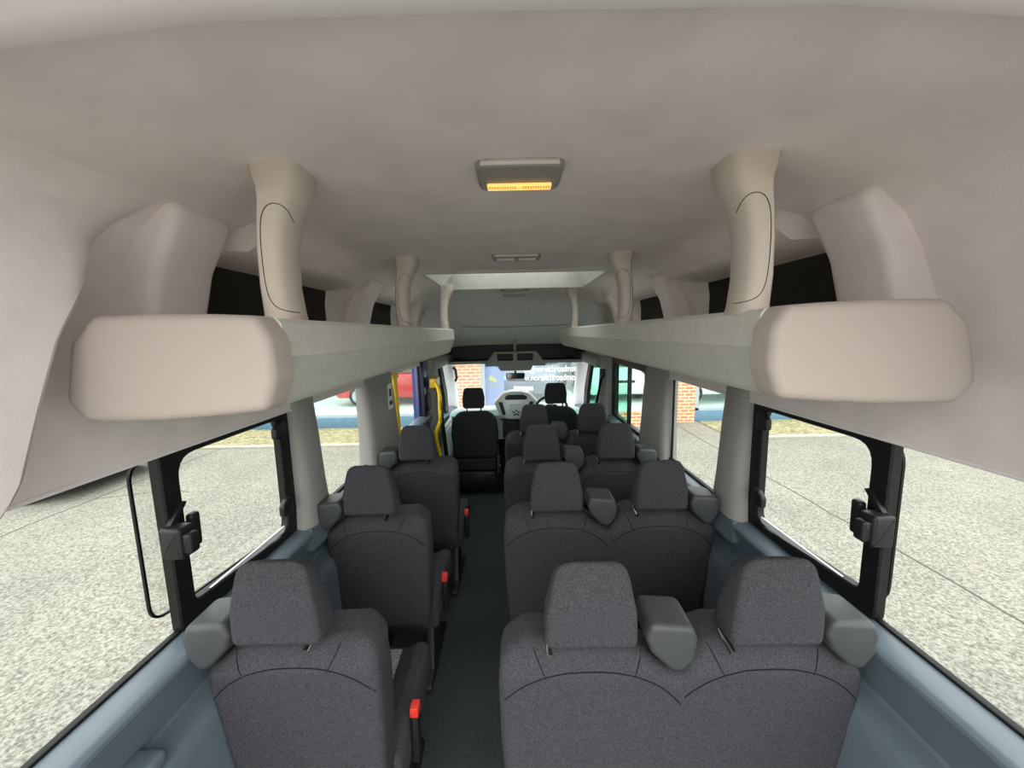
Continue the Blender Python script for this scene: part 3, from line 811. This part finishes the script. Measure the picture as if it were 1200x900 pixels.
# shelf over the windscreen (front header)
m = M()
m.slab([(4.60, 1.335), (4.95, 1.335), (4.95, 1.36), (4.60, 1.368)], 1.64, .0, .0, 2, lambda a, b, c: (-.82+c, a, b))
m.box((-.88, 4.90, 1.34), (.88, 4.94, 1.72), mi=1); m.box((-.88, 4.745, 1.575), (.88, 4.94, 1.60), mi=1)  # black inside the shelf cavity stands in for the shade there
for s in (-1, 1): m.box((min(s*.84, s*.88), 4.745, 1.36), (max(s*.84, s*.88), 4.94, 1.60), mi=1)
m.box((-.84, 4.64, 1.366), (.84, 4.91, 1.372), mi=1)
for s in (-1, 1): m.box((min(s*.80, s*.90), 3.8, 1.34), (max(s*.80, s*.90), 4.95, 1.45), .02)
struct(m.build('trim_30', ['pillar_plastic', 'black_plastic']), 'grey storage shelf lip above the windscreen', 'trim')

root = empty('rear_view_mirror', (.0, 4.58, 1.19), 'rear view mirror hanging below the overhead console', 'mirror')
m = M(); m.slab(rpoly([(-.11, -.04), (.11, -.04), (.115, .03), (-.115, .03)], .02, 4), .03, .004, .012, 3, cf); m.build('housing', 'black_plastic', root)
m = M(); m.slab(rpoly([(-.10, -.033), (.10, -.033), (.105, .024), (-.105, .024)], .015, 4), .004, 0, 0, 1, lambda a, b, c: (a, -.003+c, b)); m.build('mirror_glass', 'mirror_face', root)
m = M(); m.tube([(0, .02, .01), (0, .04, .05)], .012, 8); m.build('stalk', 'black_plastic', root)

# cab belts on the door pillars
for s, lb, pts in ((-1, 'black seat belt hanging from the pillar beside the front passenger seat', [(-.782, 3.80, 1.16), (-.765, 3.80, .95), (-.745, 3.80, .70), (-.735, 3.82, .52), (-.73, 3.86, .36)]),
                   (1, 'black seat belt hanging from the pillar beside the driver', [(.80, 3.55, 1.30), (.79, 3.62, 1.15), (.775, 3.72, .95), (.755, 3.85, .75), (.72, 3.95, .55)])):
    r = empty('seat_belt', pts[0], lb, 'seat belt', 'cab seat belts')
    q = [Vector(p)-Vector(pts[0]) for p in pts]
    m = M(); m.loft([[(p.x-.016, p.y-.02, p.z), (p.x+.016, p.y+.02, p.z), (p.x+.018, p.y+.02, p.z), (p.x-.014, p.y-.02, p.z)] for p in q]); m.build('webbing', 'black_rubber', r)
    m = M(); m.box((-.02, -.03, -.03), (.02, .03, .05), .01); m.build('anchor', 'black_plastic', r)

# yellow grab poles
o = M(); o.tube([(-.865, 2.72, .45), (-.865, 2.72, .8), (-.868, 2.72, 1.1), (-.872, 2.72, 1.40)], .019, 12)
r = empty('grab_pole', (0, 0, 0), 'straight yellow grab pole at the left door, behind the third single seat', 'grab pole', 'yellow grab poles by the door')
o.build('pole', 'yellow_paint', r)
for xx, za in ((-.872, 1.40), (-.865, .43)):
    m = M(); m.tube([(xx, 2.72, za), (xx, 2.72, za+.03)], .03, 12); m.build('flange', 'yellow_paint', r)
r = empty('grab_pole', (0, 0, 0), 'bent yellow grab pole on the door pillar beside the front passenger seat', 'grab pole', 'yellow grab poles by the door')
m = M(); m.tube([(-0.772, 3.580, 1.255), (-0.752, 3.540, 1.25), (-0.724, 3.510, 1.215), (-0.712, 3.500, 1.16), (-0.712, 3.500, 1.0), (-0.712, 3.500, .90), (-0.737, 3.500, .84), (-0.757, 3.500, .79), (-0.757, 3.500, .70), (-0.732, 3.500, .58), (-0.727, 3.500, .40), (-0.772, 3.560, .36)], .018, 10); m.build('pole', 'yellow_paint', r)
m = M(); m.box((-.815, 3.56, 1.20), (-.75, 3.76, 1.29), .01); m.build('bracket', 'yellow_paint', r)
r = empty('notice', (-.845, 2.52, 1.30), 'small white notice with dark print stuck on the left pillar near the door', 'notice')
m = M(); m.box((-.002, -.045, -.085), (.002, .045, .085)); m.build('card', 'label_white', r)
m = M(); m.box((.002, -.025, .0), (.004, .02, .05)); m.box((.002, -.03, -.06), (.004, .03, -.03)); m.build('print', 'label_ink', r)

# ------------------------------------------------------------------ outside
GZ = -.70
m = M(); m.box((-70, -60, GZ-.3), (70, 80, GZ))
m.build('ground', 'asphalt'); g = bpy.data.objects['ground']; struct(g, 'pale grey asphalt yard around the minibus', 'ground')
def joint(pts, w=.018):
    m = M()
    for a, b in zip(pts, pts[1:]):
        a, b = Vector((*a, 0)), Vector((*b, 0)); n_ = (b-a).normalized().cross(Vector((0, 0, 1)))*w/2
        m.box((0, 0, 0), (1, 1, 1), fn=lambda x, y, z: (a+(b-a)*y+n_*(2*x-1))+Vector((0, 0, GZ-.005+z*.009)))
    m.build('joint_line', 'joint_dark', g)
def wob(x, y0, y1, n=40, amp=.02): return [(x+random.uniform(-amp, amp), y0+(y1-y0)*i/n) for i in range(n+1)]
joint(wob(4.05, -4, 9.9)); joint(wob(-6.5, 3, 9.0, 20)); joint([(-6.5, 5.6), (-5.6, 5.9), (-5.2, 5.8)], .012)
m = M()
for x0, x1 in ((-30, -1.9), (4.75, 30)):
    m.box((x0, 8.30, GZ-.01), (x1, 9.8, GZ+.025), .005)
o = m.build('gravel_strip', 'gravel'); tag(o, 'strip of pale yellowish gravel along the foot of the showroom', 'gravel', kind='stuff')
m = M()
for x0, x1 in ((-30, -1.9), (4.75, 30)): m.box((x0, 8.16, GZ-.01), (x1, 8.30, GZ+.04), .01)
struct(m.build('kerb', 'kerb_stone'), 'low pale kerb edging the gravel strip', 'kerb')

root = empty('showroom', (0, 9.8, GZ), 'brick and glass car showroom across the yard ahead of the minibus', 'building')
def SL(lo, hi): return (lo[0], lo[1]-9.8, lo[2]-GZ), (hi[0], hi[1]-9.8, hi[2]-GZ)
m = M()
for x0, x1 in ((-2.45, -.87), (4.05, 4.66)): m.box(*SL((x0, 9.8, GZ), (x1, 10.15, 3.2)))
m.build('brick_wall', 'brick', root)
m = M(); m.box(*SL((-32, 9.8, 2.0), (32, 10.2, 3.4))); m.build('fascia', 'render_white', root)
m = M()
for x0, x1 in ((-32, -2.45), (4.66, 32)): m.box(*SL((x0, 9.8, GZ), (x1, 10.05, -.40)), .01)
m.build('plinth', 'plinth_blue', root)
for x0, x1, gm in ((-9.5, -2.45, 0), (-.87, 4.05, 0), (4.66, 11.5, 0)):
    zb = -.40 if x0 != -.87 else -.55
    m = M()
    m.box(*SL((x0, 9.82, zb), (x0+.10, 9.95, 2.0))); m.box(*SL((x1-.10, 9.82, zb), (x1, 9.95, 2.0))); m.box(*SL((x0, 9.82, zb), (x1, 9.95, zb+.06)))
    k = x0+3.4
    while k < x1-1.5: m.box(*SL((k-.03, 9.83, zb), (k+.03, 9.93, 2.0))); k += 3.4
    f_ = m.build('window_frame', 'frame_grey', root)
    m = M(); m.box(*SL((x0+.05, 9.88, zb), (x1-.05, 9.89, 2.0))); m.build('pane', 'clear_glass', f_)
m = M(); m.box(*SL((-32, 9.95, GZ-.02), (32, 17, -.42))); m.build('showroom_floor', 'showroom_floor', root)
m = M(); m.box(*SL((-32, 17, GZ), (32, 17.2, 3.2))); m.build('back_wall', 'showroom_wall', root)
m = M(); m.box(*SL((-32, 13.8, 3.0), (32, 17.2, 3.2))); m.build('inner_ceiling', 'showroom_wall', root)

def text_mesh(s, size, name):
    cu = bpy.data.curves.new('t', 'FONT'); cu.body = s; cu.size = size; cu.extrude = .004; cu.offset = 0
    to = bpy.data.objects.new('t', cu); COL.objects.link(to)
    bpy.context.view_layer.update()
    me = bpy.data.meshes.new_from_object(to.evaluated_get(bpy.context.evaluated_depsgraph_get()))
    bpy.data.objects.remove(to); me.name = name
    return me
def text_obj(s, size, name, mt, parent, loc, width=None):
    me = text_mesh(s, size, name); me.materials.clear(); me.materials.append(MATS[mt])
    if width:
        w = max(v.co.x for v in me.vertices)-min(v.co.x for v in me.vertices)
        for v in me.vertices: v.co.x *= width/w
    o = bpy.data.objects.new(name, me); COL.objects.link(o); o.parent = parent
    o.location = loc; o.rotation_euler = (pi/2, 0, 0); return o
sign = empty('window_lettering', (.1, 9.78, .5), 'two lines of white web address lettering on the showroom glass', 'lettering')
text_obj('es@norwichroadmoto', .235, 'lettering', 'white_letter', sign, (.13, 0, .19), 1.43)
text_obj('w.norwichroadmot', .235, 'lettering', 'white_letter', sign, (.15, 0, -.03), 1.36)

post = empty('poster', (-.50, 10.05, 0), 'blue poster panel inside the showroom window next to the brick wall', 'poster')
m = M(); m.box((-.28, 0, -.3), (.22, .03, 1.35), .004); m.build('board', 'poster_blue', post)
m = M(); m.slab(rpoly([(-.20, .50), (.0, .40), (.05, .46), (-.12, .60)], .01, 2), .01, fn=lambda a, b, c: (a, -.012+c, b)); m.slab([(-.24, .30), (.18, .28), (.18, .36), (-.2, .38)], .008, fn=lambda a, b, c: (a, -.010+c, b), mi=1)
m.build('print', ['poster_yellow', 'poster_grey'], post)

def car(name, loc, rz, paint, label, kind='hatch', grp=None):
    r = empty(name, loc, label, 'car' if kind != 'van' else 'van', grp, rz=rz)
    H = {'hatch': 1.45, 'van': 1.95}[kind]
    if kind == 'hatch':
        side = [(-2.05, .28), (-2.08, .55), (-2.0, .72), (-1.0, .92), (-.95, .94), (1.75, .98), (2.02, .80), (2.05, .35), (1.95, .25), (-1.95, .22)]
        roof = [(-1.0, .93), (-.25, 1.40), (.2, H), (1.1, 1.43), (1.8, .98)]
    else:
        side = [(-2.3, .30), (-2.34, .60), (-2.25, .85), (-1.55, 1.05), (-1.5, 1.07), (2.35, 1.10), (2.38, .45), (2.3, .28), (-2.2, .26)]
        roof = [(-1.55, 1.06), (-.75, 1.82), (-.5, H), (2.25, H), (2.36, 1.10)]
    m = M(); m.slab(rpoly(side[::-1], .08, 3), 1.76, .10, .10, 4, lambda a, b, c: (a, c-.88, b))
    m.slab(rpoly(roof[::-1], .10, 3), 1.56, .06, .06, 3, lambda a, b, c: (a, (c-.78)*(1-.16*max(0, (b-.95)/(H-.95))), b))
    m.build('body', paint, r)
    xs = [p[0] for p in roof]
    m = M()
    for s in (-1, 1):
        if kind == 'hatch': win = [(-.72, 1.0), (-.12, 1.36), (.25, 1.38), (1.05, 1.35), (1.5, 1.02)]
        else: win = [(-1.25, 1.15), (-.7, 1.70), (-.05, 1.72), (-.05, 1.15)]
        m.slab(rpoly(win, .04, 2), .02, fn=lambda a, b, c: (a, s*((.775)*(1-.16*(b-.95)/(H-.95))+.012)+c*s, b))
    a0, a1 = roof[0], roof[1]
    m.loft([[(a0[0]+(a1[0]-a0[0])*t-.02, y*k, a0[1]+(a1[1]-a0[1])*t+.02) for y in (-.66, -.3, 0, .3, .66)] for t, k in ((.1, 1), (.5, .94), (.92, .88))], close=False)
    if kind == 'hatch':
        a0, a1 = roof[-1], roof[-2]
        m.loft([[(a0[0]+(a1[0]-a0[0])*t+.02, y*k, a0[1]+(a1[1]-a0[1])*t+.01) for y in (-.62, 0, .62)] for t, k in ((.15, 1), (.85, .9))], close=False)
    m.build('window', 'car_glass', r)
    for wx in ((-1.3, 1.3) if kind == 'hatch' else (-1.5, 1.45)):
        for s in (-1, 1):
            m = M(); rad = .31
            rings = []
            for yy, k in ((.60, .92), (.63, 1), (.80, 1), (.86, .95), (.87, .70)):
                rings.append([(wx+rad*k*math.cos(a*pi/14), s*yy*1.03, rad+rad*k*math.sin(a*pi/14)) for a in range(28)])
            m.loft(rings); w_ = m.build('wheel', 'tyre', r)
            m = M(); m.loft([[(wx+rad*.66*k*math.cos(a*pi/14), s*(.885+d), rad+rad*.66*k*math.sin(a*pi/14)) for a in range(28)] for k, d in ((1, .0), (1, .014), (.8, .014), (.3, .02))]); m.build('hub_cap', 'silver_paint', w_)
    fx = side[0][0]
    for s in (-1, 1):
        m = M(); m.slab(rpoly([(s*.45, .60), (s*.80, .58), (s*.80, .74), (s*.50, .70)], .03, 3), .10, .01, .0, 2, lambda a, b, c: (fx-.012+c+.28*max(0, abs(a)-.5), a, b)); m.build('headlight', 'lens_clear', r)
    m = M(); m.slab(rpoly([(-.42, .46), (.42, .46), (.44, .66), (-.44, .66)], .03, 3), .04, .006, 0, 2, lambda a, b, c: (fx-.015+c, a, b)); m.build('grille', 'dash_dark', r)
    m = M(); m.box((fx-.02, -.26, .34), (fx-.0, .26, .45), .004); m.build('number_plate', 'label_white', r)
    return r
FZ = -.42
car('car', (-3.4, 12.3, FZ), math.radians(180), 'red_paint', 'red car inside the showroom seen through the left side door window')
m = M(); m.box((-.75, 10.12, FZ+.0), (1.75, 14.6, -.17), .02)
tag(m.build('display_platform', 'showroom_floor'), 'low pale display platform under the silver grey car', 'platform')
car('car', (.66, 12.15, -.17), math.radians(78), 'grey_paint', 'silver grey car facing the glass under the white lettering', grp=None)
car('car', (3.12, 13.3, FZ), math.radians(90), 'white_paint', 'white car nosed up to the glass behind the low brick wall, seen past the driver')
m = M(); m.box((2.3, 9.45, GZ), (4.04, 9.68, -.36)); tag(m.build('low_wall', 'brick'), 'low red brick wall below the showroom glass on the right of the windscreen', 'wall')
car('van', (6.5, 11.6, FZ), 0, 'white_paint', 'white van behind the glass on the right of the brick pier', 'van')
car('car', (-8.72, 6.27, GZ), math.radians(180), 'dark_paint', 'dark car parked in the yard at the far left edge')

# ------------------------------------------------------------------ light
SKY, HZ = 5.3, .45
w = bpy.data.worlds.new('overcast'); SC.world = w; w.use_nodes = True
bg = w.node_tree.nodes['Background']; bg.inputs['Color'].default_value = (1.0, .995, .985, 1); bg.inputs['Strength'].default_value = 1.0
# overcast sky: brightness rises from the horizon to three times as much overhead
nt = w.node_tree; tc = nt.nodes.new('ShaderNodeTexCoord'); sx = nt.nodes.new('ShaderNodeSeparateXYZ')
nt.links.new(tc.outputs['Generated'], sx.inputs[0])
mr = nt.nodes.new('ShaderNodeMapRange'); mr.inputs['From Min'].default_value = 0; mr.inputs['From Max'].default_value = 1
mr.inputs['To Min'].default_value = SKY*HZ; mr.inputs['To Max'].default_value = SKY
nt.links.new(sx.outputs['Z'], mr.inputs['Value']); nt.links.new(mr.outputs['Result'], bg.inputs['Strength'])
sd_ = bpy.data.lights.new('sun', 'SUN'); sd_.energy = 1.4; sd_.angle = math.radians(70); sd_.color = (1, .96, .9)
so = bpy.data.objects.new('sun', sd_); COL.objects.link(so); so.rotation_euler = (math.radians(62), 0, math.radians(4))

vs = SC.view_settings
vs.view_transform = 'Standard'; vs.look = 'None'; vs.exposure = 0.0; vs.gamma = 1.0; vs.use_curve_mapping = False
SC.cycles.max_bounces = 14; SC.cycles.diffuse_bounces = 8; SC.cycles.transparent_max_bounces = 16
